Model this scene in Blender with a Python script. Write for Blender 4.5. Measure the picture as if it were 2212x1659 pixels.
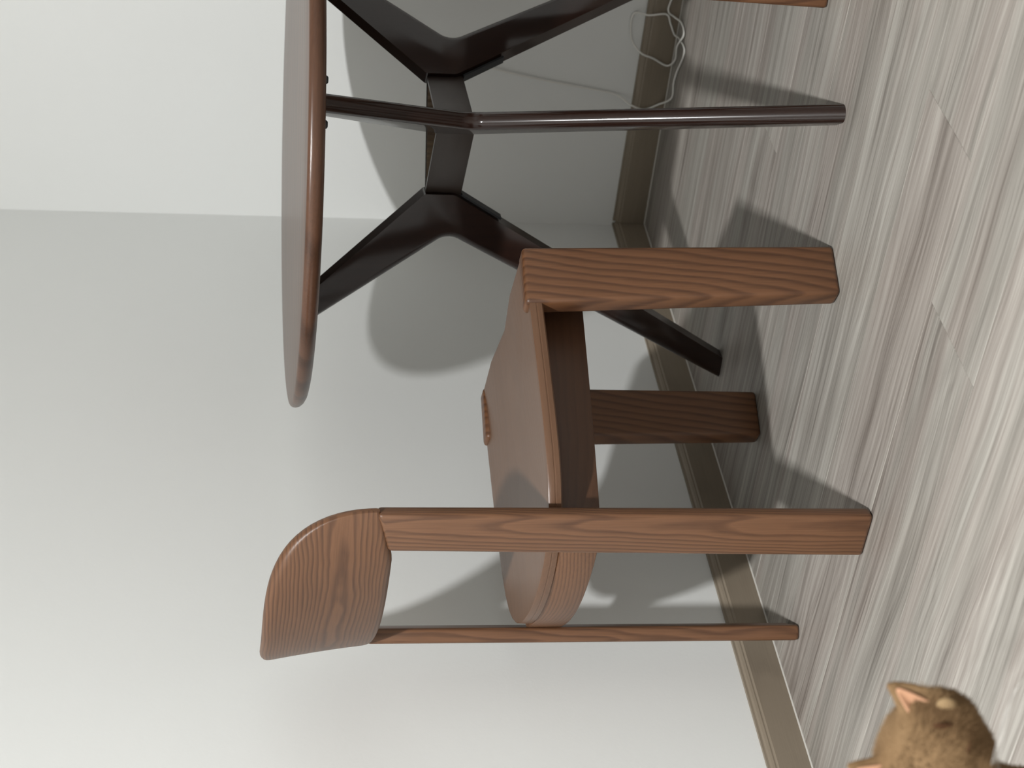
import bpy, bmesh, math, random
import numpy as np
from mathutils import Vector, Matrix

for o in list(bpy.data.objects):
    bpy.data.objects.remove(o)
scene = bpy.context.scene
COL = scene.collection
TH = 0.9153                      # the view axes are turned against the room axes by this angle
DX, DY = math.cos(TH), math.sin(TH)

def RW(x, y):
    """point given right / ahead of the photographer's feet -> room coordinates"""
    return (x * DX + y * DY, -x * DY + y * DX)

# ------------------------------------------------------------------ camera
cam = bpy.data.cameras.new('camera')
cam.sensor_fit = 'HORIZONTAL'
cam.sensor_width = 36.0
cam.lens = 36.0 * 4254.7 / 2212.0
cam.clip_start = 0.05
cam_o = bpy.data.objects.new('camera', cam)
COL.objects.link(cam_o)
PITCH, ROLL, CAM_H = 0.1574, 0.0125, 0.8903
cp, sp, cr, sr = math.cos(PITCH), math.sin(PITCH), math.cos(ROLL), math.sin(ROLL)
Rv, Dv, Fv = Vector((1, 0, 0)), Vector((0, -sp, -cp)), Vector((0, cp, -sp))
toroom = Matrix.Rotation(-TH, 3, 'Z')
cx_, cy_, cz_ = toroom @ (Rv * sr + Dv * cr), toroom @ (Rv * cr - Dv * sr), toroom @ (-Fv)
cam_o.matrix_world = Matrix(((cx_.x, cy_.x, cz_.x, 0), (cx_.y, cy_.y, cz_.y, 0), (cx_.z, cy_.z, cz_.z, CAM_H), (0, 0, 0, 1)))
cam.dof.use_dof = True
cam.dof.focus_distance = 2.75
cam.dof.aperture_fstop = 8.0
scene.camera = cam_o

# ------------------------------------------------------------------ world, exposure
world = bpy.data.worlds.new('world')
scene.world = world
world.use_nodes = True
world.node_tree.nodes['Background'].inputs[0].default_value = (0.9, 0.95, 1.0, 1)
world.node_tree.nodes['Background'].inputs[1].default_value = 0.02
vs = scene.view_settings
vs.view_transform = 'Standard'
vs.look = 'None'
vs.gamma = 1.0
vs.use_curve_mapping = False
vs.exposure = 0.37
CEIL = 2.8
LAMP_W = 150.0
LAMPS = [(*RW(-0.47, 0.06), LAMP_W, 0.17)]

# ------------------------------------------------------------------ helpers
def tag(o, label=None, cat=None, group=None, kind=None):
    if label: o['label'] = label
    if cat: o['category'] = cat
    if group: o['group'] = group
    if kind: o['kind'] = kind
    return o

def empty(name, loc, rz=0.0):
    o = bpy.data.objects.new(name, None)
    COL.objects.link(o)
    o.location = loc
    o.rotation_euler = (0, 0, rz)
    o.empty_display_size = 0.05
    return o

def mesh_obj(name, verts, faces, mat, parent=None, smooth=False, bevel=0.0, seg=2, angle=40):
    me = bpy.data.meshes.new(name)
    me.from_pydata([tuple(v) for v in verts], [], faces)
    bm = bmesh.new(); bm.from_mesh(me)
    bmesh.ops.recalc_face_normals(bm, faces=bm.faces)
    if bevel > 0:
        es = [e for e in bm.edges if len(e.link_faces) == 2 and e.calc_face_angle(0) > math.radians(angle)]
        bmesh.ops.bevel(bm, geom=es, offset=bevel, offset_type='OFFSET', segments=seg, profile=0.5,
                        affect='EDGES', clamp_overlap=True)
    bm.to_mesh(me); bm.free()
    if mat: me.materials.append(mat)
    if smooth:
        for p in me.polygons: p.use_smooth = True
        try:
            me.set_sharp_from_angle(angle=math.radians(35))
        except Exception:
            pass
    o = bpy.data.objects.new(name, me)
    COL.objects.link(o)
    if parent: o.parent = parent
    return o

def box(name, lo, hi, mat, parent=None, bevel=0.0, seg=2):
    x0, y0, z0 = lo; x1, y1, z1 = hi
    v = [(x0, y0, z0), (x1, y0, z0), (x1, y1, z0), (x0, y1, z0), (x0, y0, z1), (x1, y0, z1), (x1, y1, z1), (x0, y1, z1)]
    f = [(0, 3, 2, 1), (4, 5, 6, 7), (0, 1, 5, 4), (1, 2, 6, 5), (2, 3, 7, 6), (3, 0, 4, 7)]
    return mesh_obj(name, v, f, mat, parent, bevel > 0, bevel, seg)

def loft(name, loops, mat, parent=None, smooth=True, bevel=0.0, seg=2, closed=True, angle=40):
    """closed loops of equal length, skinned one to the next, ends capped"""
    n = len(loops[0])
    v = [p for lp in loops for p in lp]
    f = []
    for k in range(len(loops) - 1):
        for i in range(n):
            j = (i + 1) % n
            f.append((k * n + i, k * n + j, (k + 1) * n + j, (k + 1) * n + i))
    if closed:
        f.append(tuple(range(n - 1, -1, -1)))
        f.append(tuple((len(loops) - 1) * n + i for i in range(n)))
    return mesh_obj(name, v, f, mat, parent, smooth, bevel, seg, angle)

def tube(name, pts, r, mat, parent=None, n=8):
    """round cable through pts (Catmull-Rom)"""
    P = [Vector(p) for p in pts]
    P = [P[0] * 2 - P[1]] + P + [P[-1] * 2 - P[-2]]
    path = []
    for i in range(1, len(P) - 2):
        for k in range(8):
            t = k / 8
            a, b, c, d = P[i - 1], P[i], P[i + 1], P[i + 2]
            path.append(0.5 * ((2 * b) + (c - a) * t + (2 * a - 5 * b + 4 * c - d) * t * t + (3 * b - a - 3 * c + d) * t ** 3))
    path.append(P[-2])
    loops = []
    up = Vector((0.31, 0.2, 0.93)).normalized()
    for i, p in enumerate(path):
        t = (path[min(i + 1, len(path) - 1)] - path[max(i - 1, 0)]).normalized()
        s = t.cross(up)
        if s.length < 1e-3: s = t.orthogonal()
        s.normalize(); w = s.cross(t).normalized(); up = w
        loops.append([p + r * (math.cos(2 * math.pi * k / n) * s + math.sin(2 * math.pi * k / n) * w) for k in range(n)])
    return loft(name, loops, mat, parent)

# ------------------------------------------------------------------ materials
class G:
    def __init__(self, name):
        self.m = bpy.data.materials.new(name)
        self.m.use_nodes = True
        self.t = self.m.node_tree
        self.b = self.t.nodes['Principled BSDF']
    def n(self, typ, **kw):
        nd = self.t.nodes.new(typ)
        for k, v in kw.items(): setattr(nd, k, v)
        return nd
    def l(self, a, b): self.t.links.new(a, b)
    def put(self, sock, v):
        if hasattr(v, 'links') or hasattr(v, 'is_linked'): self.l(v, sock)
        else: sock.default_value = v
    def math(self, op, a, b=0.0, c=0.0):
        nd = self.n('ShaderNodeMath', operation=op)
        self.put(nd.inputs[0], a); self.put(nd.inputs[1], b); self.put(nd.inputs[2], c)
        return nd.outputs[0]
    def comb(self, x, y, z):
        nd = self.n('ShaderNodeCombineXYZ')
        for i, v in enumerate((x, y, z)): self.put(nd.inputs[i], v)
        return nd.outputs[0]
    def noise(self, vec, scale, detail=3.0, rough=0.5, dist=0.0):
        nd = self.n('ShaderNodeTexNoise')
        self.put(nd.inputs['Vector'], vec)
        nd.inputs['Scale'].default_value = scale
        nd.inputs['Detail'].default_value = detail
        nd.inputs['Roughness'].default_value = rough
        nd.inputs['Distortion'].default_value = dist
        return nd.outputs['Fac']
    def ramp(self, fac, stops):
        nd = self.n('ShaderNodeValToRGB')
        cr_ = nd.color_ramp
        while len(cr_.elements) < len(stops): cr_.elements.new(0.5)
        for e, (p, c) in zip(cr_.elements, stops):
            e.position = p
            e.color = (*c, 1) if len(c) == 3 else c
        self.put(nd.inputs[0], fac)
        return nd.outputs[0]
    def mix(self, fac, a, b, mode='MIX'):
        nd = self.n('ShaderNodeMix', data_type='RGBA', blend_type=mode)
        self.put(nd.inputs[0], fac)
        self.put(nd.inputs[6], a); self.put(nd.inputs[7], b)
        return nd.outputs[2]
    def bump(self, h, strength, dist):
        nd = self.n('ShaderNodeBump')
        nd.inputs['Strength'].default_value = strength
        nd.inputs['Distance'].default_value = dist
        self.put(nd.inputs['Height'], h)
        self.l(nd.outputs[0], self.b.inputs['Normal'])

def plain(name, col, rough=0.5, spec=0.5, metal=0.0):
    g = G(name)
    g.b.inputs['Base Color'].default_value = (*col, 1)
    g.b.inputs['Roughness'].default_value = rough
    g.b.inputs['Specular IOR Level'].default_value = spec
    g.b.inputs['Metallic'].default_value = metal
    return g.m

def wood(name, axis, light, dark, ring=0.0065, centre=(0.0, 0.0), slope=0.04, warp=0.012, contrast=1.0,
         rough=0.42, spec=0.5, mirror=False, freq=1.0, coat=0.0, attr=False):
    """sawn board: growth rings round an axis, warped, with pores drawn out along the grain"""
    g = G(name)
    if attr:
        at = g.n('ShaderNodeAttribute'); at.attribute_name = 'grain'
        tc = at.outputs['Vector']
    else:
        tc = g.n('ShaderNodeTexCoord').outputs['Object']
    sx = g.n('ShaderNodeSeparateXYZ'); g.l(tc, sx.inputs[0])
    X, Y, Z = sx.outputs
    if mirror: Y = g.math('ABSOLUTE', Y)
    rnd = g.n('ShaderNodeObjectInfo').outputs['Random']
    along, p, q = {'x': (X, Y, Z), 'y': (Y, X, Z), 'z': (Z, X, Y)}[axis]
    al = g.math('ADD', along, g.math('MULTIPLY', rnd, 13.0))
    v1 = g.comb(g.math('MULTIPLY', p, 9.0 * freq), g.math('MULTIPLY', q, 9.0 * freq), g.math('MULTIPLY', al, 3.0 * freq))
    n1 = g.noise(v1, 1.0, 2.0, 0.5)
    v1b = g.comb(g.math('MULTIPLY', p, 40.0), g.math('MULTIPLY', q, 40.0), g.math('MULTIPLY', al, 14.0))
    n1b = g.noise(v1b, 1.0, 2.0, 0.5)
    dp = g.math('SUBTRACT', p, centre[0]); dq = g.math('SUBTRACT', q, centre[1])
    d = g.math('SQRT', g.math('ADD', g.math('MULTIPLY', dp, dp), g.math('MULTIPLY', dq, dq)))
    d = g.math('ADD', d, g.math('MULTIPLY', along, slope))
    d = g.math('ADD', d, g.math('MULTIPLY', g.math('SUBTRACT', n1, 0.5), warp * 2.0))
    d = g.math('ADD', d, g.math('MULTIPLY', g.math('SUBTRACT', n1b, 0.5), 0.003))
    fr = g.math('FRACT', g.math('MULTIPLY', d, 1.0 / ring))
    r = g.ramp(fr, [(0.0, (0.15,) * 3), (0.12, (0.0,) * 3), (0.45, (0.75,) * 3), (0.85, (1.0,) * 3), (1.0, (0.15,) * 3)])
    v2 = g.comb(g.math('MULTIPLY', p, 420.0), g.math('MULTIPLY', q, 420.0), g.math('MULTIPLY', al, 14.0))
    pores = g.noise(v2, 1.0, 2.0, 0.6)
    v3 = g.comb(g.math('MULTIPLY', p, 12.0), g.math('MULTIPLY', q, 12.0), g.math('MULTIPLY', al, 2.0))
    tone = g.noise(v3, 1.0, 2.0, 0.5)
    mid = [(a + b) / 2 for a, b in zip(light, dark)]
    fac = g.math('ADD', g.math('MULTIPLY', r, 0.85 * contrast), 1.0 - 0.85 * contrast - 0.0)
    fac = g.math('SUBTRACT', fac, g.math('MULTIPLY', g.math('SUBTRACT', pores, 0.45), 0.75))
    fac = g.math('ADD', fac, g.math('MULTIPLY', g.math('SUBTRACT', tone, 0.5), 0.5))
    nd = g.n('ShaderNodeClamp'); g.l(fac, nd.inputs[0])
    col = g.mix(nd.outputs[0], (*dark, 1), (*light, 1))
    g.l(col, g.b.inputs['Base Color'])
    g.b.inputs['Roughness'].default_value = rough
    g.b.inputs['Specular IOR Level'].default_value = spec
    g.b.inputs['Coat Weight'].default_value = coat
    g.b.inputs['Coat Roughness'].default_value = 0.10
    g.bump(fac, 0.12, 0.001)
    return g.m

# painted plaster
def plaster(name, col):
    g = G(name)
    tc = g.n('ShaderNodeTexCoord').outputs['Object']
    a = g.noise(tc, 3.0, 4.0, 0.55)
    b = g.noise(tc, 160.0, 3.0, 0.6)
    c2 = tuple(c * 0.985 for c in col)
    g.l(g.ramp(a, [(0.3, c2), (0.7, col)]), g.b.inputs['Base Color'])
    g.b.inputs['Roughness'].default_value = 0.75
    g.b.inputs['Specular IOR Level'].default_value = 0.25
    g.bump(b, 0.12, 0.001)
    return g.m

M_WALL = plaster('white_painted_plaster', (0.80, 0.812, 0.80))
M_CEIL = plaster('white_ceiling_paint', (0.84, 0.84, 0.82))

def floor_mat():
    g = G('grey_oak_laminate')
    tc = g.n('ShaderNodeTexCoord').outputs['Object']
    sx = g.n('ShaderNodeSeparateXYZ'); g.l(tc, sx.inputs[0])
    X, Y, Z = sx.outputs
    rnd = g.n('ShaderNodeObjectInfo').outputs['Random']
    off = g.math('MULTIPLY', rnd, 57.0)
    A = g.math('ADD', Y, off)
    # wide tone streaks, narrow streaks, hair-fine pores; some planks carry cathedral figure
    warp = g.noise(g.comb(g.math('MULTIPLY', X, 6.0), g.math('MULTIPLY', A, 1.6), off), 1.0, 2.0)
    Xw = g.math('ADD', X, g.math('MULTIPLY', warp, 0.055))
    wide = g.noise(g.comb(g.math('MULTIPLY', Xw, 24.0), g.math('MULTIPLY', A, 0.8), off), 1.0, 3.0, 0.55)
    mid = g.noise(g.comb(g.math('MULTIPLY', Xw, 95.0), g.math('MULTIPLY', A, 2.2), off), 1.0, 3.0, 0.6)
    fine = g.noise(g.comb(g.math('MULTIPLY', Xw, 420.0), g.math('MULTIPLY', A, 7.0), off), 1.0, 2.0, 0.6)
    hue = g.noise(g.comb(g.math('MULTIPLY', Xw, 14.0), g.math('MULTIPLY', A, 0.6), g.math('ADD', off, 9.0)), 1.0, 2.0, 0.5)
    # cathedral arches along the plank heart
    w2 = g.noise(g.comb(g.math('MULTIPLY', X, 14.0), g.math('MULTIPLY', A, 4.0), off), 1.0, 3.0, 0.6)
    dx = g.math('MULTIPLY', X, 1.0)
    hyp = g.math('SQRT', g.math('ADD', g.math('MULTIPLY', dx, dx), 0.0006))
    rr = g.math('ADD', g.math('ADD', hyp, g.math('MULTIPLY', A, 0.035)), g.math('MULTIPLY', w2, 0.05))
    fr = g.math('PINGPONG', g.math('MULTIPLY', rr, 120.0), 1.0)
    patch = g.noise(g.comb(g.math('MULTIPLY', X, 9.0), g.math('MULTIPLY', A, 1.1), g.math('ADD', off, 31.0)), 1.0, 1.0)
    pf = g.ramp(patch, [(0.52, (0, 0, 0)), (0.66, (1, 1, 1))])
    f = g.math('ADD', g.math('MULTIPLY', g.math('SUBTRACT', wide, 0.5), 1.0), 0.5)
    f = g.math('ADD', f, g.math('MULTIPLY', g.math('SUBTRACT', mid, 0.5), 0.9))
    f = g.math('ADD', f, g.math('MULTIPLY', g.math('SUBTRACT', fine, 0.5), 0.6))
    f = g.math('ADD', f, g.math('MULTIPLY', g.math('MULTIPLY', g.math('SUBTRACT', fr, 0.5), pf), 0.22))
    vein = g.noise(g.comb(g.math('MULTIPLY', Xw, 150.0), g.math('MULTIPLY', A, 1.7), g.math('ADD', off, 4.0)), 1.0, 4.0, 0.65)
    vf = g.ramp(vein, [(0.56, (0, 0, 0)), (0.68, (1, 1, 1))])
    f = g.math('SUBTRACT', f, g.math('MULTIPLY', vf, 0.22))
    f = g.math('ADD', f, g.math('MULTIPLY', g.math('SUBTRACT', rnd, 0.5), 0.08))
    f = g.math('ADD', f, -0.02)
    warm = g.ramp(f, [(0.05, (0.14, 0.118, 0.102)), (0.5, (0.30, 0.27, 0.243)), (0.95, (0.47, 0.44, 0.40))])
    cool = g.ramp(f, [(0.05, (0.14, 0.126, 0.110)), (0.5, (0.30, 0.281, 0.252)), (0.95, (0.47, 0.450, 0.411))])
    g.l(g.mix(g.ramp(hue, [(0.42, (0, 0, 0)), (0.58, (1, 1, 1))]), warm, cool), g.b.inputs['Base Color'])
    g.b.inputs['Roughness'].default_value = 0.5
    g.b.inputs['Specular IOR Level'].default_value = 0.4
    g.bump(g.math('ADD', fine, mid), 0.12, 0.0008)
    return g.m
M_FLOOR = floor_mat()
M_SUB = plain('screed', (0.16, 0.15, 0.14), 0.9)
M_BASE_X = wood('greige_skirting', 'x', (0.255, 0.21, 0.158), (0.175, 0.142, 0.104), ring=0.011, warp=0.02, slope=0.01, contrast=0.5, rough=0.5)
M_BASE_Y = wood('greige_skirting_b', 'y', (0.255, 0.21, 0.158), (0.175, 0.142, 0.104), ring=0.011, warp=0.02, slope=0.01, contrast=0.5, rough=0.5)
M_CAULK = plain('white_sealant', (0.55, 0.53, 0.49), 0.6)

CL, CD = (0.155, 0.072, 0.034), (0.064, 0.0265, 0.012)
M_REAR_LEG = wood('chair_wood_rear_leg', 'z', CL, CD, ring=0.0045, centre=(-0.158, 0.195), slope=0.035, warp=0.009, mirror=True, contrast=0.8)
M_FRONT_LEG = wood('chair_wood_front_leg', 'z', (0.142, 0.063, 0.028), (0.055, 0.022, 0.010), ring=0.0125, centre=(0.30, 0.175), slope=0.14, warp=0.017, mirror=True, contrast=0.85)
M_SEAT = wood('chair_wood_seat', 'x', (0.130, 0.066, 0.036), (0.095, 0.047, 0.025), ring=0.012, centre=(0.0, 0.2), slope=0.03, warp=0.03, contrast=0.35, rough=0.36)
M_BACK = wood('chair_wood_backrest', 'x', CL, CD, ring=0.0048, centre=(0.705, -0.03), slope=0.0, warp=0.012, freq=1.3, contrast=0.85, attr=True)
M_RAIL_SHADED = wood('chair_wood_rail_shaded', 'x', (0.080, 0.036, 0.018), (0.058, 0.025, 0.013), ring=0.006, centre=(0.0, 0.3), slope=0.0, warp=0.004, contrast=0.5)  # chair wood with the shade under the seat put into its colour
M_APRON = wood('chair_wood_apron', 'y', CL, CD, ring=0.0045, centre=(-0.1, 0.2), slope=0.01, warp=0.004, contrast=0.7)
TL, TD = (0.017, 0.0065, 0.004), (0.010, 0.0038, 0.0026)
M_TOP = wood('table_wood_top', 'y', (0.110, 0.052, 0.030), (0.032, 0.014, 0.008), ring=0.05, centre=(0.9, 0.2), slope=0.004, warp=0.03, contrast=0.7, rough=0.30)
M_TLEG = wood('table_wood_leg', 'z', TL, TD, ring=0.02, centre=(0.5, 0.5), slope=0.0, warp=0.01, contrast=0.4, rough=0.45, spec=0.12, coat=0.8)
M_HUB = wood('table_wood_hub', 'x', (0.050, 0.037, 0.031), (0.040, 0.029, 0.025), ring=0.02, contrast=0.3, rough=0.4)
M_PLY = wood('ply_edge_wood', 'z', (0.27, 0.20, 0.13), (0.07, 0.045, 0.03), ring=0.012, centre=(0.4, 0.0), slope=0.0, warp=0.004, contrast=1.0)
M_BLACK = plain('black_steel', (0.012, 0.014, 0.018), 0.45)
M_CABLE = plain('white_cable', (0.78, 0.77, 0.73), 0.45)
M_LAMPRIM = plain('white_lamp_rim', (0.8, 0.8, 0.8), 0.4)
gl = G('lamp_diffuser')
gl.b.inputs['Base Color'].default_value = (0.9, 0.9, 0.9, 1)
gl.b.inputs['Emission Color'].default_value = (0.985, 0.99, 0.985, 1)
gl.b.inputs['Emission Strength'].default_value = 12.0
M_LAMP = gl.m

# ------------------------------------------------------------------ the room
WR, WL = 3.3185, 2.139           # inner faces of the two walls that meet in the corner
X0, Y0 = -3.2, -3.4
floor = box('floor', (X0, Y0, -0.06), (WR, WL, -0.012), M_SUB)
tag(floor, 'grey oak laminate floor running into the room corner', kind='structure')
w = box('wall_right', (WR, Y0, -0.06), (WR + 0.12, WL + 0.12, CEIL), M_WALL)
tag(w, 'white wall behind the table and the loose cable', kind='structure')
w = box('wall_left', (X0, WL, -0.06), (WR, WL + 0.12, CEIL), M_WALL)
tag(w, 'white wall behind the whole chair', kind='structure')
w = box('wall_back', (X0 - 0.12, Y0, -0.06), (X0, WL + 0.12, CEIL), M_WALL)
tag(w, 'white wall behind the photographer', kind='structure')
w = box('wall_near', (X0 - 0.12, Y0 - 0.12, -0.06), (WR + 0.12, Y0, CEIL), M_WALL)
tag(w, 'white wall at the open side of the room', kind='structure')
w = box('ceiling', (X0 - 0.12, Y0 - 0.12, CEIL), (WR + 0.12, WL + 0.12, CEIL + 0.1), M_CEIL)
tag(w, 'white ceiling above the dining corner', kind='structure')

# laminate planks, laid along the wall behind the table; end joints where the photograph shows them
PW, PL = 0.1727, 1.22
def plank(x0, x1, y0, y1):
    e, b, t = 0.0002, 0.0007, 0.012
    cx, cy = (x0 + x1) / 2, (y0 + y1) / 2
    a, c = (x1 - x0) / 2 - e, (y1 - y0) / 2 - e
    v = []
    for (xx, yy, zz) in ((a, c, -t), (a, c, -0.0007), (a - b, c - b, 0.0)):
        v += [(-xx, -yy, zz), (xx, -yy, zz), (xx, yy, zz), (-xx, yy, zz)]
    f = [(8, 9, 10, 11)]
    for k in (0, 4):
        for i in range(4):
            j = (i + 1) % 4
            f.append((k + i, k + j, k + 4 + j, k + 4 + i))
    o = mesh_obj('plank', v, f, M_FLOOR, floor)
    o.location = (cx, cy, 0)
rng = random.Random(4)
JOINTS = {0: 1.328, 1: 1.128, 2: 0.95, 3: 1.03, 4: 0.94, 5: 1.533, 6: 1.22, 7: 0.98, 8: 1.31, 9: 1.05, -1: 1.04, -2: 0.95, -3: 0.12}
row0 = 1.905 - PW
k = math.floor((X0 - row0) / PW)
while row0 + k * PW < WR - 0.002:
    xa, xb = max(X0, row0 + k * PW), min(WR - 0.004, row0 + (k + 1) * PW)
    y = JOINTS.get(k, rng.uniform(0, PL))
    while y > Y0: y -= PL
    while y < WL - 0.004:
        ya, yb = max(Y0, y), min(WL - 0.004, y + PL)
        if yb - ya > 0.01: plank(xa, xb, ya, yb)
        y += PL
    k += 1

# skirting with a small ogee at the top and a bead of sealant on the floor
def skirting(name, label, axis, a, b, face, mat):
    prof = [(0, 0), (0.013, 0), (0.013, 0.050), (0.0105, 0.0525), (0.0105, 0.0545), (0.0085, 0.058), (0.006, 0.0605), (0.0055, 0.064), (0, 0.064)]
    mk = (lambda s, t, z: (s, face - t, z)) if axis == 'x' else (lambda s, t, z: (face - t, s, z))
    o = loft(name, [[mk(s, t, z) for t, z in prof] for s in (a, b)], mat, smooth=False)
    tag(o, label, kind='structure')
    bead = [(0.0128, 0.0), (0.0150, 0.0), (0.0144, 0.0012), (0.0128, 0.0018)]
    loft('sealant_bead', [[mk(s, t, z) for t, z in bead] for s in (a, b)], M_CAULK, o, smooth=False)
    return o
skirting('baseboard_left', 'greige wooden skirting below the wall behind the chair', 'x', X0, WR, WL, M_BASE_X)
skirting('baseboard_right', 'greige wooden skirting below the wall behind the table', 'y', Y0, WL - 0.0135, WR, M_BASE_Y)

# ------------------------------------------------------------------ lamps the room has
def ceiling_lamp(x, y, watts, size, label):
    t = empty('ceiling_light', (x, y, CEIL))
    tag(t, label, 'lamp')
    r = size / 2
    N = 32
    ring = [[((r + dr) * math.cos(2 * math.pi * i / N), (r + dr) * math.sin(2 * math.pi * i / N), dz) for i in range(N)]
            for dr, dz in ((0.022, 0.0), (0.02, -0.012), (0.006, -0.014), (0.0, -0.006), (0.0, 0.0))]
    loft('trim_ring', ring, M_LAMPRIM, t, closed=False)
    disc = [[(r * s * math.cos(2 * math.pi * i / N), r * s * math.sin(2 * math.pi * i / N), z) for i in range(N)]
            for s, z in ((0.99, -0.001), (0.98, -0.005))]
    loft('diffuser', disc, M_LAMP, t)
    ld = bpy.data.lights.new('lamp_light', 'AREA')
    ld.shape = 'DISK'; ld.size = size; ld.energy = watts; ld.color = (0.985, 0.99, 0.985)
    lo = bpy.data.objects.new('lamp_light', ld)
    COL.objects.link(lo); lo.parent = t
    lo.location = (0, 0, -0.02)
LAMP_LABELS = ['round white ceiling downlight behind the photographer']
for (x, y, wt, sz), lb in zip(LAMPS, LAMP_LABELS):
    ceiling_lamp(x, y, wt, sz, lb)

# ------------------------------------------------------------------ the chair
SEAT_F, SEAT_R = 0.447, 0.430
def seat_z(x):
    return SEAT_R + (SEAT_F - SEAT_R) * min(1, max(0, (x + 0.21) / 0.44))
def seat_outline():
    half = [(0.226, 0.0), (0.227, 0.10), (0.229, 0.195), (0.226, 0.218), (0.20, 0.2195), (0.15, 0.2205), (0.09, 0.2205), (0.03, 0.2195), (-0.03, 0.2165),
            (-0.08, 0.211), (-0.12, 0.2005), (-0.15, 0.185), (-0.17, 0.166), (-0.187, 0.140), (-0.200, 0.108), (-0.209, 0.07), (-0.214, 0.035), (-0.2155, 0.0)]
    return half + [(x, -y) for x, y in half[-2:0:-1]]

def make_chair():
    root = empty('dining_chair', (0, 0, 0))
    # seat: a dished board, rings from the rim inwards
    ol = seat_outline()
    n = len(ol)
    cx = 0.02
    def ring(s, dz, dish=False):
        out = []
        for x, y in ol:
            X, Y = cx + (x - cx) * s, y * s
            z = seat_z(X) + dz
            z += max(0.0, (X - 0.05) / 0.18) * (0.003 * math.exp(-((abs(Y) - 0.125) / 0.04) ** 2) - 0.005 * math.exp(-(Y / 0.06) ** 2))
            if dish:
                rr = max(0.0, 1 - s * s)
                z += -0.007 * rr
            out.append((X, Y, z))
        return out
    loops = [ring(0.0001, -0.02), ring(0.5, -0.02), ring(0.965, -0.02), ring(0.99, -0.0195), ring(0.9985, -0.0175), ring(1.0, -0.0115), ring(0.9980, -0.011), ring(0.9980, -0.0095), ring(1.0, -0.009), ring(0.999, -0.0025), ring(0.9945, -0.0006),
             ring(0.975, 0.0, True), ring(0.9, 0.0, True), ring(0.8, 0.0, True), ring(0.65, 0.0, True), ring(0.5, 0.0, True), ring(0.3, 0.0, True), ring(0.1, 0.0, True), ring(0.0001, 0.0, True)]
    loft('seat', loops, M_SEAT, root, smooth=True)
    # front legs: boards on edge, standing a little forward at the foot
    for s in (-1, 1):
        lv = []
        for k in range(7):
            t = k / 6
            z = 0.4485 * t
            xr, xf = 0.158 + (0.141 - 0.158) * t, 0.237 + (0.231 - 0.237) * t
            yo = 0.2375 + (0.2235 - 0.2375) * t; yi = yo - 0.034
            dz = 0.0 if k < 6 else 0.0
            lv.append([(xr, s * yo, z), (xf, s * yo, z), (xf, s * yi, z), (xr, s * yi, z)])
        loft('leg', lv, M_FRONT_LEG, root, bevel=0.006, seg=3)
    # rear legs: boards turned along the curve of the back
    for s in (-1, 1):
        lv = []
        for k in range(9):
            t = k / 8
            of, orr = (-0.161, 0.211), (-0.181, 0.2245)
            irb, ift = (-0.2105 + 0.003 * t, 0.157 + 0.009 * t), (-0.190 + 0.002 * t, 0.146 + 0.009 * t)
            zo, zi = 0.663 * t, 0.645 * t
            lv.append([(of[0], s * of[1], zo), (orr[0], s * orr[1], zo), (irb[0], s * irb[1], zi), (ift[0], s * ift[1], zi)])
        loft('leg', lv, M_REAR_LEG, root, bevel=0.006, seg=3)
    # backrest: bent panel joining both rear legs
    YE = 0.2225
    def centre(y):
        return -0.2225 + 1.0 * y * y
    loops = []
    NY = 48
    for i in range(NY + 1):
        y = -YE * math.cos(math.pi * i / NY) * 0.9995
        a = abs(y) / YE
        zt = 0.664 + 0.140 * (1 - a ** 4.2) ** 0.5
        zb = 0.6375 + 0.022 * max(0.0, (a - 0.62) / 0.38) ** 1.3
        zt = max(zt, zb + 0.004)
        sl = 2.0 * y
        nx, ny = -1.0, sl
        L = math.hypot(nx, ny); nx /= L; ny /= L
        th = 0.0125 * min(1.0, 0.35 + 2.2 * (1 - a)) if a > 0.7 else 0.0125
        lp = []
        hh = (zt - zb) / 2; zc = (zt + zb) / 2
        rr = min(th, hh)
        # stadium section: flat faces, half-round rims
        sec = [(th * math.cos(math.pi * k / 10), hh - rr + rr * math.sin(math.pi * k / 10)) for k in range(11)]
        sec += [(-th, (hh - rr) * q) for q in (0.5, 0.0, -0.5)]
        sec += [(-th * math.cos(math.pi * k / 10), -(hh - rr) - rr * math.sin(math.pi * k / 10)) for k in range(11)]
        sec += [(th, (hh - rr) * q) for q in (-0.5, 0.0, 0.5)]
        for u, h in sec:
            tz = (zc + h - 0.64) / 0.15
            lean = 0.035 * (1 - a * a) * max(0.0, tz)
            lp.append((centre(y) + (u + lean) * nx, y + (u + lean) * ny, zc + h))
        loops.append(lp)
    bk = loft('backrest', loops, M_BACK, root, smooth=True)
    at = bk.data.attributes.new('grain', 'FLOAT_VECTOR', 'POINT')
    for i_, v_ in enumerate(bk.data.vertices):
        y_ = v_.co.y
        at.data[i_].vector = (y_ * (1 + 0.9 * y_ * y_ * 6), v_.co.z, 0.0 if v_.co.x < centre(y_) else 0.02)
    # rails under the seat
    for s in (-1, 1):
        lv = []
        for x, yo in ((-0.18, 0.142), (-0.12, 0.150), (-0.03, 0.156), (0.06, 0.158), (0.180, 0.158)):
            zt = seat_z(x) - 0.019
            lv.append([(x, s * yo, 0.355), (x, s * yo, zt), (x, s * (yo - 0.02), zt), (x, s * (yo - 0.02), 0.355)])
        loft('side_rail', lv, M_RAIL_SHADED, root, bevel=0.002)
    box('front_rail', (0.175, -0.196, 0.366), (0.195, 0.196, 0.425), M_APRON, root, bevel=0.002)
    lv = []
    for i in range(17):
        y = -0.164 + 0.328 * i / 16
        xo = -0.2125 + 1.05 * y * y
        zt = seat_z(xo) - 0.0185
        lv.append([(xo, y, 0.360), (xo, y, zt), (xo + 0.02, y, zt), (xo + 0.02, y, 0.360)])
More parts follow.
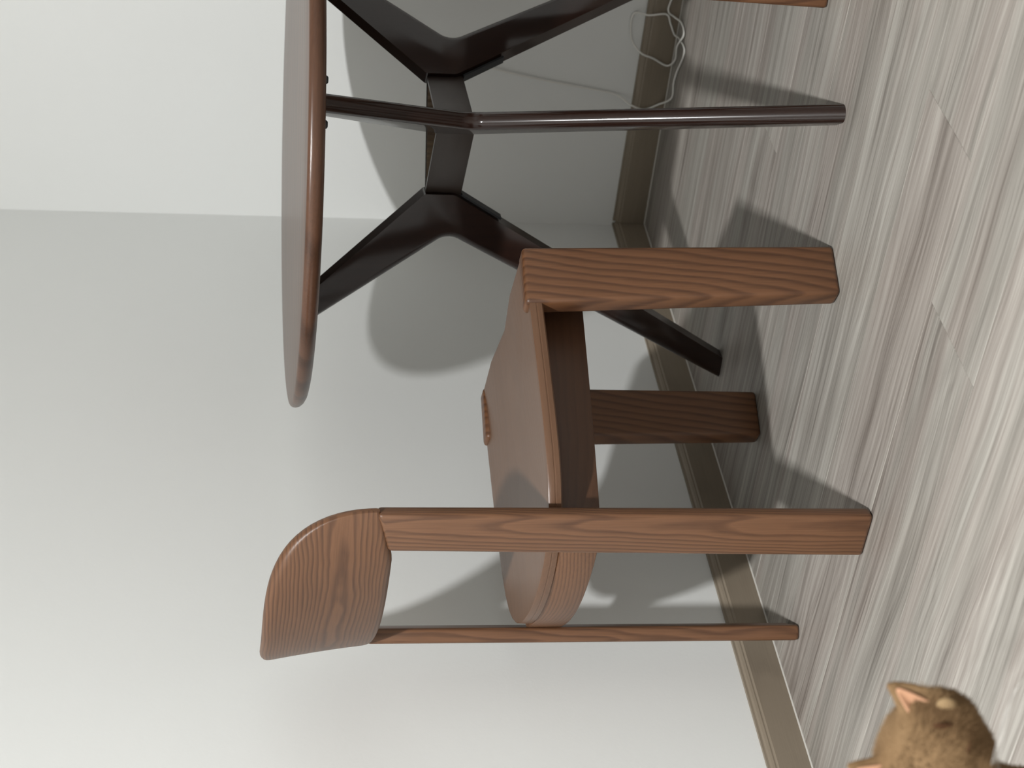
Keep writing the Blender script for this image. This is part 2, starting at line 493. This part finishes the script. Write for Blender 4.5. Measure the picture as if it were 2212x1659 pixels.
    loft('rear_apron', lv, M_APRON, root, bevel=0.003)
    return root

def copy_tree(o, parent=None):
    c = o.copy(); COL.objects.link(c)
    c.parent = parent
    for ch in list(o.children): copy_tree(ch, c)
    return c

chair = make_chair()
CH_A = math.radians(28.386) - TH
chair2 = copy_tree(chair)
px_, py_ = RW(-0.1177, 2.7992)
chair.location = (px_, py_, 0); chair.rotation_euler.z = CH_A
tag(chair, 'brown ash dining chair with curved backrest, whole in view before the wall', 'chair', 'dining chairs at the table')
a2 = math.radians(148.5)
fx, fy = math.cos(a2), math.sin(a2)
ox, oy = 0.5478 - 0.237 * fx + 0.2365 * fy, 2.7436 - 0.237 * fy - 0.2365 * fx
px_, py_ = RW(ox, oy)
chair2.location = (px_, py_, 0); chair2.rotation_euler.z = a2 - TH
tag(chair2, 'brown dining chair cut off by the picture edge, only one leg showing', 'chair', 'dining chairs at the table')

# ------------------------------------------------------------------ the table
TZ, TT, TR = 0.750, 0.0247, 0.4395
tcx, tcy = RW(0.3982, 3.0986)
LEG_A = math.radians(-91.53) - TH
TROT = -TH - math.pi / 2
LEG_A -= TROT
table = empty('dining_table', (tcx, tcy, 0), TROT)
tag(table, 'round dark walnut table on three angled legs in the corner', 'table')
prof = [(0.0001, TZ - TT), (0.2, TZ - TT), (TR - 0.020, TZ - TT), (TR - 0.012, TZ - TT + 0.0018), (TR - 0.0055, TZ - TT + 0.0055), (TR - 0.0015, TZ - TT + 0.0105),
        (TR, TZ - TT + 0.0155), (TR - 0.0006, TZ - 0.0048), (TR - 0.0022, TZ - 0.0020), (TR - 0.0045, TZ - 0.0006), (TR - 0.0075, TZ), (0.3, TZ), (0.15, TZ), (0.0001, TZ)]
NT = 128
loft('tabletop', [[(r * math.cos(2 * math.pi * i / NT), r * math.sin(2 * math.pi * i / NT), z) for i in range(NT)] for r, z in prof], M_TOP, table)

def arc(p0, p1, p2, rad, n=7):
    """rounded corner p1 between p0 and p2"""
    p0, p1, p2 = Vector(p0), Vector(p1), Vector(p2)
    a, b = (p0 - p1).normalized(), (p2 - p1).normalized()
    ang = a.angle(b); t = rad / math.tan(ang / 2)
    s, e = p1 + a * t, p1 + b * t
    c = p1 + (a + b).normalized() * (rad / math.sin(ang / 2))
    out = []
    for i in range(n + 1):
        m_ = s.lerp(e, i / n) - c
        out.append(tuple(c + m_.normalized() * rad))
    return out
zu = TZ - TT
outline = [(0.302, zu), (0.357, zu)]
outline += arc((0.357, zu), (0.178, 0.4945), (0.4445, 0.0), 0.030)
N_OUT = len(outline)
outline += [(0.4445, 0.0), (0.401, 0.0)]
outline += arc((0.401, 0.0), (0.104, 0.489), (0.106, 0.535), 0.02, 3)
outline += arc((0.106, 0.48), (0.104, 0.537), (0.302, zu), 0.006, 3)
LT = 0.0135
for j in range(3):
    an = LEG_A + j * 2 * math.pi / 3
    er, et = Vector((math.cos(an), math.sin(an), 0)), Vector((-math.sin(an), math.cos(an), 0))
    n = len(outline)
    pts = [er * r + Vector((0, 0, z)) for r, z in outline]
    v = [p + et * LT for p in pts] + [p - et * LT for p in pts]
    f = [tuple(range(n)), tuple(range(2 * n - 1, n - 1, -1))] + [(i, (i + 1) % n, n + (i + 1) % n, n + i) for i in range(n)]
    leg = mesh_obj('leg', v, f, M_TLEG, table)
    # outer side worked to a full half-round, inner edges only broken
    b_ = bmesh.new(); b_.from_mesh(leg.data); b_.verts.ensure_lookup_table()
    outer = [e for e in b_.edges if {x.index // n for x in e.verts} in ({0}, {1}) and all(1 <= x.index % n <= N_OUT for x in e.verts)]
    bmesh.ops.bevel(b_, geom=outer, offset=0.0128, offset_type='OFFSET', segments=7, profile=0.5, affect='EDGES', clamp_overlap=True)
    b_.to_mesh(leg.data); b_.free()
    for p_ in leg.data.polygons: p_.use_smooth = True
    leg.data.set_sharp_from_angle(angle=math.radians(32))
    # steel strap under the joint, bolts below the top
    p, q = er * 0.1085 + Vector((0, 0, 0.4775)), er * 0.150 + Vector((0, 0, 0.410))
    dn = (q - p).normalized().cross(et).normalized()
    if dn.dot(er) > 0: dn = -dn
    lo = [p, q]
    loft('strap', [[c + et * 0.008 + dn * 0.0005, c - et * 0.008 + dn * 0.0005, c - et * 0.008 + dn * 0.004, c + et * 0.008 + dn * 0.004] for c in lo], M_BLACK, leg, smooth=False)
    for sgn in (-1, 1):
        c = er * 0.352 + et * sgn * 0.031
        rings = [[(c.x + rr * math.cos(2 * math.pi * i / 12), c.y + rr * math.sin(2 * math.pi * i / 12), z) for i in range(12)]
                 for rr, z in ((0.006, zu), (0.006, zu - 0.005), (0.004, zu - 0.0068), (0.0001, zu - 0.007))]
        loft('bolt_head', rings, M_BLACK, leg)
# three boards form a hollow triangle between the bends of the legs
RH = 0.113
hv = [Vector((RH * math.cos(LEG_A + j * 2 * math.pi / 3), RH * math.sin(LEG_A + j * 2 * math.pi / 3), 0)) for j in range(3)]
for j in range(3):
    a, b = hv[j], hv[(j + 1) % 3]
    inn = -(a + b).normalized() * 0.007
    dr = (b - a).normalized()
    a, b = a + dr * 0.004, b - dr * 0.004
    ai, bi = a + inn + dr * 0.012, b + inn - dr * 0.012
    sb = mesh_obj('stretcher_board', [(p.x, p.y, z) for z in (0.477, 0.5355) for p in (a, b, bi, ai)],
                  [(0, 3, 2, 1), (4, 5, 6, 7), (0, 1, 5, 4), (1, 2, 6, 5), (2, 3, 7, 6), (3, 0, 4, 7)], M_HUB, table, True, 0.0012, 2)
    # corrugated ply lining on the inner face
    nrib = 15
    lv = []
    for i in range(nrib * 2 + 1):
        t = i / (nrib * 2)
        c = ai.lerp(bi, 0.03 + 0.94 * t)
        d_ = inn.normalized() * (0.0008 + (0.0022 if i % 2 else 0.0))
        lv.append([(c.x, c.y, 0.479), (c.x, c.y, 0.534), (c.x + d_.x, c.y + d_.y, 0.534), (c.x + d_.x, c.y + d_.y, 0.479)])
    tag(loft('ribbed_lining', lv, M_PLY, sb, smooth=False), 'light ribbed lining inside the joint')

# ------------------------------------------------------------------ the cable
def onwall(pts): return [RW(x, y) + (z,) for x, y, z in pts]
cable = []
CW = WR - 0.0045
def cw(x, y, z):       # on the wall plaster
    p = RW(x, y); return (CW, p[1], z)
def cb(x, y, z):       # against the skirting
    p = RW(x, y); return (WR - 0.018, p[1], z)
def cf(x, y, z=0.003):
    p = RW(x, y); return (min(p[0], WR - 0.021), p[1], z)
pts = [cw(0.628, 3.695, 0.47), cw(0.612, 3.707, 0.40), cw(0.596, 3.72, 0.322), cw(0.583, 3.73, 0.239), cw(0.572, 3.738, 0.156), cw(0.564, 3.745, 0.10), cb(0.552, 3.754, 0.069),
       cb(0.543, 3.756, 0.042), cb(0.552, 3.749, 0.016), cf(0.552, 3.685), cf(0.578, 3.668), cf(0.596, 3.643), cf(0.615, 3.597), cf(0.631, 3.587),
       cf(0.655, 3.624), cb(0.673, 3.656, 0.007), cb(0.690, 3.642, 0.018), cb(0.705, 3.63, 0.029), cb(0.703, 3.633, 0.062), cw(0.700, 3.634, 0.086), cw(0.682, 3.649, 0.091),
       cw(0.655, 3.67, 0.084), cb(0.640, 3.682, 0.066), cb(0.631, 3.688, 0.040), cb(0.620, 3.697, 0.011), cf(0.621, 3.652, 0.0045), cf(0.641, 3.624, 0.008),
       cf(0.657, 3.588, 0.004), cf(0.683, 3.611), cb(0.702, 3.634, 0.013), cb(0.711, 3.627, 0.026), cb(0.73, 3.612, 0.024), cf(0.79, 3.55), cf(0.90, 3.40), cf(1.00, 3.20)]
cab = tube('cable', pts, 0.0019, M_CABLE)
tag(cab, 'thin white cable looped on the floor against the skirting under the table', 'cable')

# ------------------------------------------------------------------ the cat
def fur_mat(name, a, b, c):
    g = G(name)
    tc = g.n('ShaderNodeTexCoord').outputs['Object']
    sx = g.n('ShaderNodeSeparateXYZ'); g.l(tc, sx.inputs[0])
    n1 = g.noise(tc, 20.0, 2.0, 0.5, 0.4)
    n2 = g.noise(tc, 9.0, 2.0, 0.5)
    f = g.math('ADD', g.math('MULTIPLY', n1, 0.6), g.math('MULTIPLY', n2, 0.4))
    g.l(g.ramp(f, [(0.36, c), (0.5, b), (0.64, a)]), g.b.inputs['Base Color'])
    g.b.inputs['Roughness'].default_value = 0.85
    g.b.inputs['Specular IOR Level'].default_value = 0.15
    return g.m
M_FUR = fur_mat('ginger_fur', (0.200, 0.126, 0.064), (0.157, 0.096, 0.047), (0.110, 0.064, 0.030))
M_PINK = plain('ear_skin', (0.40, 0.22, 0.13), 0.7, 0.2)
M_PALE = plain('pale_fur', (0.235, 0.160, 0.085), 0.85, 0.1)
M_GREYF = plain('grey_fur', (0.25, 0.19, 0.13), 0.85, 0.1)
M_DARK = plain('dark_brown_fur', (0.075, 0.035, 0.016), 0.8, 0.15)
M_EYE = plain('amber_eye', (0.42, 0.33, 0.17), 0.3)
M_PUPIL = plain('pupil', (0.01, 0.01, 0.01), 0.2)
M_NOSE = plain('nose_leather', (0.22, 0.12, 0.08), 0.6)

_unit = {}
def unit_sphere(seg):
    if seg not in _unit:
        b_ = bmesh.new()
        bmesh.ops.create_uvsphere(b_, u_segments=seg, v_segments=seg // 2, radius=1.0)
        b_.verts.index_update()
        _unit[seg] = (np.array([v.co[:] for v in b_.verts]), [[v.index for v in f.verts] for f in b_.faces])
        b_.free()
    return _unit[seg]
class Soup:
    def __init__(self): self.v, self.f, self.n = [], [], 0
    def mesh(self, name):
        m_ = bpy.data.meshes.new(name)
        m_.from_pydata(np.concatenate(self.v).tolist(), [], self.f)
        return m_
def ellipsoid(sp_, c, r, rot=None, seg=20):
    v, f = unit_sphere(seg)
    p = v * np.array(r)[None, :]
    if rot is not None: p = p @ np.array(rot).T
    sp_.v.append(p + np.array(c)[None, :])
    n = sp_.n
    sp_.f.extend([[i + n for i in q] for q in f])
    sp_.n += len(v)
def capsule(bm, a, b, ra, rb, n=7):
    a, b = Vector(a), Vector(b)
    for i in range(n + 1):
        t = i / n
        r = ra + (rb - ra) * t
        ellipsoid(bm, a.lerp(b, t), (r, r, r), seg=14)

# head axes in the photographer's frame: x right, y ahead, z up (then turned into the room)
HEAD_C = Vector((-0.2920, 1.50, 0.3060))
yaw, rollh, pit = math.radians(-10), math.radians(24), math.radians(4)
hf = Vector((math.sin(yaw), -math.cos(yaw), -math.sin(pit))).normalized()          # where the face points
hu = (Vector((math.sin(rollh), 0, math.cos(rollh)))); hu = (hu - hf * hu.dot(hf)).normalized()
hs = hu.cross(hf).normalized()                                                       # towards the ear seen in the picture
if hs.x < 0: hs = -hs
cat = empty('cat', (0, 0, 0))
CBX, CBY = HEAD_C.x - 0.14, HEAD_C.y + 0.10
cbx, cby = RW(CBX, CBY)
cat.location = (cbx, cby, 0)
HS = 1.0
def H(f, s, u):      # head coordinates -> cat local (room axes)
    p = HEAD_C + (hf * f + hs * s + hu * u) * HS
    q = RW(p.x, p.y); return Vector((q[0] - cbx, q[1] - cby, p.z))
def B(x, y, z):
    q = RW(x, y); return Vector((q[0] - cbx, q[1] - cby, z))
e_f, e_s, e_u = [(H(*t) - H(0, 0, 0)).normalized() for t in ((1, 0, 0), (0, 1, 0), (0, 0, 1))]
HR = Matrix((e_f, e_s, e_u)).transposed()
bm = Soup()
ellipsoid(bm, H(0, 0, 0.006), (0.047, 0.0530, 0.040), HR, 28)
ellipsoid(bm, H(0.006, 0.016, -0.014), (0.034, 0.024, 0.024), HR)
ellipsoid(bm, H(0.006, -0.016, -0.014), (0.034, 0.024, 0.024), HR)
ellipsoid(bm, H(0.037, 0.009, -0.020), (0.017, 0.014, 0.012), HR)
ellipsoid(bm, H(0.037, -0.009, -0.020), (0.017, 0.014, 0.012), HR)
ellipsoid(bm, H(0.034, 0, -0.010), (0.021, 0.013, 0.016), HR)
ellipsoid(bm, H(0.033, 0, -0.030), (0.014, 0.013, 0.009), HR)
ellipsoid(bm, H(0.026, 0.022, 0.014), (0.016, 0.015, 0.009), HR)
ellipsoid(bm, H(0.026, -0.022, 0.014), (0.016, 0.015, 0.009), HR)
for s in (-1, 1):      # ears: thick-walled triangular shells, hollow to the front
    base, tip = (-0.004, s * 0.027, 0.028), (-0.008, s * 0.036, 0.0585)
    for i in range(13):
        t = i / 12
        for kx in range(-4, 5):
            k = kx / 4
            wd = 0.020 * (1 - t) ** 0.8 + 0.0015
            f_ = base[0] + (tip[0] - base[0]) * t + 0.010 * k * k * (1 - t)
            s_ = base[1] + (tip[1] - base[1]) * t + k * wd * 0.9 - s * k * s * 0.0
            u_ = base[2] + (tip[2] - base[2]) * t - 0.004 * k * k + s * k * s * 0.0
            ellipsoid(bm, H(f_, s_, u_), (0.0042, 0.0046, 0.0052), HR, 8)
# neck, chest, body, haunches, legs, tail of a sitting cat
fwd = Vector((0.8, -0.6)); sid = Vector((0.6, 0.8))
def BP(f, s, z):       # along / across the body from its centre
    p = Vector((CBX, CBY)) + fwd * f + sid * s
    return B(p.x, p.y, z)
capsule(bm, H(-0.022, 0, -0.016), BP(0.105, 0, 0.285), 0.042, 0.050)
capsule(bm, BP(0.105, 0, 0.285), BP(0.065, 0, 0.215), 0.050, 0.066)
capsule(bm, BP(0.065, 0, 0.215), BP(0.0, 0, 0.160), 0.066, 0.082)
capsule(bm, BP(0.0, 0, 0.160), BP(-0.09, 0, 0.100), 0.082, 0.096)
ellipsoid(bm, BP(-0.115, 0, 0.092), (0.098, 0.098, 0.090))
for s in (-1, 1):
    capsule(bm, BP(0.06, s * 0.040, 0.200), BP(0.095, s * 0.040, 0.105), 0.038, 0.022)
    capsule(bm, BP(0.095, s * 0.040, 0.105), BP(0.102, s * 0.040, 0.018), 0.021, 0.0165)
    ellipsoid(bm, BP(0.118, s * 0.040, 0.0135), (0.022, 0.022, 0.0135))
    capsule(bm, BP(-0.11, s * 0.072, 0.085), BP(-0.03, s * 0.088, 0.062), 0.060, 0.040)
    capsule(bm, BP(-0.03, s * 0.090, 0.050), BP(-0.085, s * 0.092, 0.022), 0.030, 0.020)
    capsule(bm, BP(-0.085, s * 0.092, 0.018), BP(0.020, s * 0.092, 0.0165), 0.018, 0.0165)
tp = [BP(-0.195, 0, 0.055), BP(-0.235, -0.03, 0.022), BP(-0.235, -0.09, 0.019), BP(-0.19, -0.145, 0.018), BP(-0.12, -0.165, 0.017), BP(-0.05, -0.165, 0.016)]
for i in range(len(tp) - 1): capsule(bm, tp[i], tp[i + 1], 0.019 - 0.0006 * i, 0.019 - 0.0006 * (i + 1), 6)
me = bm.mesh('body')
body = bpy.data.objects.new('body', me)
COL.objects.link(body); body.parent = cat
rm = body.modifiers.new('remesh', 'REMESH'); rm.mode = 'VOXEL'; rm.voxel_size = 0.0032; rm.use_smooth_shade = True
sm = body.modifiers.new('smooth', 'SMOOTH'); sm.factor = 0.5; sm.iterations = 5
bpy.context.view_layer.update()
dg = bpy.context.evaluated_depsgraph_get()
ev = body.evaluated_get(dg)
me2 = bpy.data.meshes.new_from_object(ev, depsgraph=dg)
body.modifiers.clear()
body.data = me2
me2.materials.clear(); me2.materials.append(M_FUR)
for p in me2.polygons: p.use_smooth = True
bpy.data.meshes.remove(me)
tag(cat, 'ginger tabby cat in the foreground corner, only its head showing', 'cat')

# short coat: fine hairs all over the body
me2.calc_loop_triangles()
nv = len(me2.vertices)
co = np.empty(nv * 3); me2.vertices.foreach_get('co', co); co = co.reshape(-1, 3)
no = np.empty(nv * 3); me2.vertices.foreach_get('normal', no); no = no.reshape(-1, 3)
nt = len(me2.loop_triangles)
ti = np.empty(nt * 3, dtype=np.int32); me2.loop_triangles.foreach_get('vertices', ti); ti = ti.reshape(-1, 3)
R = np.random.RandomState(3)
ar = np.linalg.norm(np.cross(co[ti[:, 1]] - co[ti[:, 0]], co[ti[:, 2]] - co[ti[:, 0]]), axis=1)
cen = co[ti].mean(1)
hc = np.array(H(0, 0, 0.01))
near = np.linalg.norm(cen - hc, axis=1) < 0.11
wgt = ar * np.where(near, 5.0, 1.0)
NH = 60000
pick = R.choice(nt, NH, p=wgt / wgt.sum())
b1, b2 = R.rand(NH), R.rand(NH)
fl = b1 + b2 > 1; b1[fl] = 1 - b1[fl]; b2[fl] = 1 - b2[fl]
tri = ti[pick]
P0 = co[tri[:, 0]] * (1 - b1 - b2)[:, None] + co[tri[:, 1]] * b1[:, None] + co[tri[:, 2]] * b2[:, None]
NN = no[tri].mean(1); NN /= np.linalg.norm(NN, axis=1)[:, None] + 1e-9
flow = np.array(-e_f) * 0.8 + np.array((0, 0, -0.6))
fd = flow[None, :] - NN * (NN @ flow)[:, None]
dirn = NN * 0.40 + fd * 0.9 + R.normal(0, 0.22, (NH, 3))
dirn /= np.linalg.norm(dirn, axis=1)[:, None]
ln = R.uniform(0.003, 0.0065, NH)
# ears keep a very short coat
uu = (P0 - np.array(H(0, 0, 0))) @ np.array(e_u)
ln = np.where((uu > 0.04) & (np.linalg.norm(P0 - hc, axis=1) < 0.12), ln * 0.4, ln)
sd = np.cross(dirn, NN + R.normal(0, 0.3, (NH, 3))); sd /= np.linalg.norm(sd, axis=1)[:, None] + 1e-9
wd = 0.00035
V = np.stack([P0 - sd * wd - NN * 0.0008, P0 + sd * wd - NN * 0.0008, P0 + dirn * ln[:, None]], 1).reshape(-1, 3)
fm = bpy.data.meshes.new('fur')
fm.vertices.add(len(V)); fm.vertices.foreach_set('co', V.ravel())
fm.loops.add(NH * 3); fm.loops.foreach_set('vertex_index', np.arange(NH * 3, dtype=np.int32))
fm.polygons.add(NH); fm.polygons.foreach_set('loop_start', np.arange(0, NH * 3, 3, dtype=np.int32))
fm.update(calc_edges=True)
fm.materials.append(M_FUR)
fur = bpy.data.objects.new('fur', fm)
COL.objects.link(fur); fur.parent = cat
tag(fur, kind='stuff')

def blob(name, f, s, u, r, mat, rot=None, seg=16, parent=None):
    b_ = Soup()
    rt = HR if rot is None else HR @ rot
    ellipsoid(b_, H(f, s, u), r, rt, seg)
    m_ = b_.mesh(name)
    m_.materials.append(mat)
    for p in m_.polygons: p.use_smooth = True
    o = bpy.data.objects.new(name, m_); COL.objects.link(o); o.parent = parent or cat
    return o
for s in (-1, 1):
    ez = Matrix.Rotation(s * math.radians(38), 3, 'Z')
    lid = blob('eyelid', 0.0335, s * 0.0235, 0.0045, (0.0085, 0.0105, 0.0105), M_FUR, ez)
    blob('eye_slit', 0.0418, s * 0.0235, 0.0030, (0.0016, 0.0070, 0.0012), M_DARK, Matrix.Rotation(s * math.radians(30), 3, 'Z'), parent=lid)
    blob('temple_stripe', 0.0310, s * 0.0300, 0.0200, (0.0040, 0.0026, 0.0165), M_DARK, Matrix.Rotation(s * math.radians(48), 3, 'Z') @ Matrix.Rotation(s * math.radians(20), 3, 'X'))
    blob('pale_patch', 0.0185, s * 0.0425, 0.0220, (0.0080, 0.0045, 0.0085), M_PALE, Matrix.Rotation(s * math.radians(60), 3, 'Z'))
    # pink inner skin of the ear
    v, f = [], []
    for i in range(9):
        t = i / 8
        wd_ = (0.0115 * (1 - t) ** 0.8 + 0.0008)
        for kx in range(5):
            k_ = (kx - 2) / 2
            v.append(H(0.0025 - 0.004 * t + 0.0085 * k_ * k_ * (1 - t), s * (0.027 + 0.009 * t) + k_ * wd_ * 0.9, 0.029 + 0.027 * t))
    for i in range(8):
        for kx in range(4):
            f.append((i * 5 + kx, i * 5 + kx + 1, i * 5 + kx + 6, i * 5 + kx + 5))
    me_ = mesh_obj('inner_ear', v, f, M_PINK, cat, True)
    md = me_.modifiers.new('solid', 'SOLIDIFY'); md.thickness = 0.0015
blob('nose', 0.0545, 0, -0.0140, (0.004, 0.006, 0.004), M_NOSE)
for s in (-1, 1):
    for k_ in range(5):
        a_ = H(0.05, s * 0.014, -0.018 - 0.002 * k_)
        b_ = H(0.045 - 0.01 * k_, s * (0.05 + 0.004 * k_), -0.012 - 0.006 * k_)
        c_ = H(0.03 - 0.012 * k_, s * (0.078 + 0.003 * k_), -0.018 - 0.009 * k_)
        tube('whisker', [a_, b_, c_], 0.00013, M_CABLE, cat, n=4)
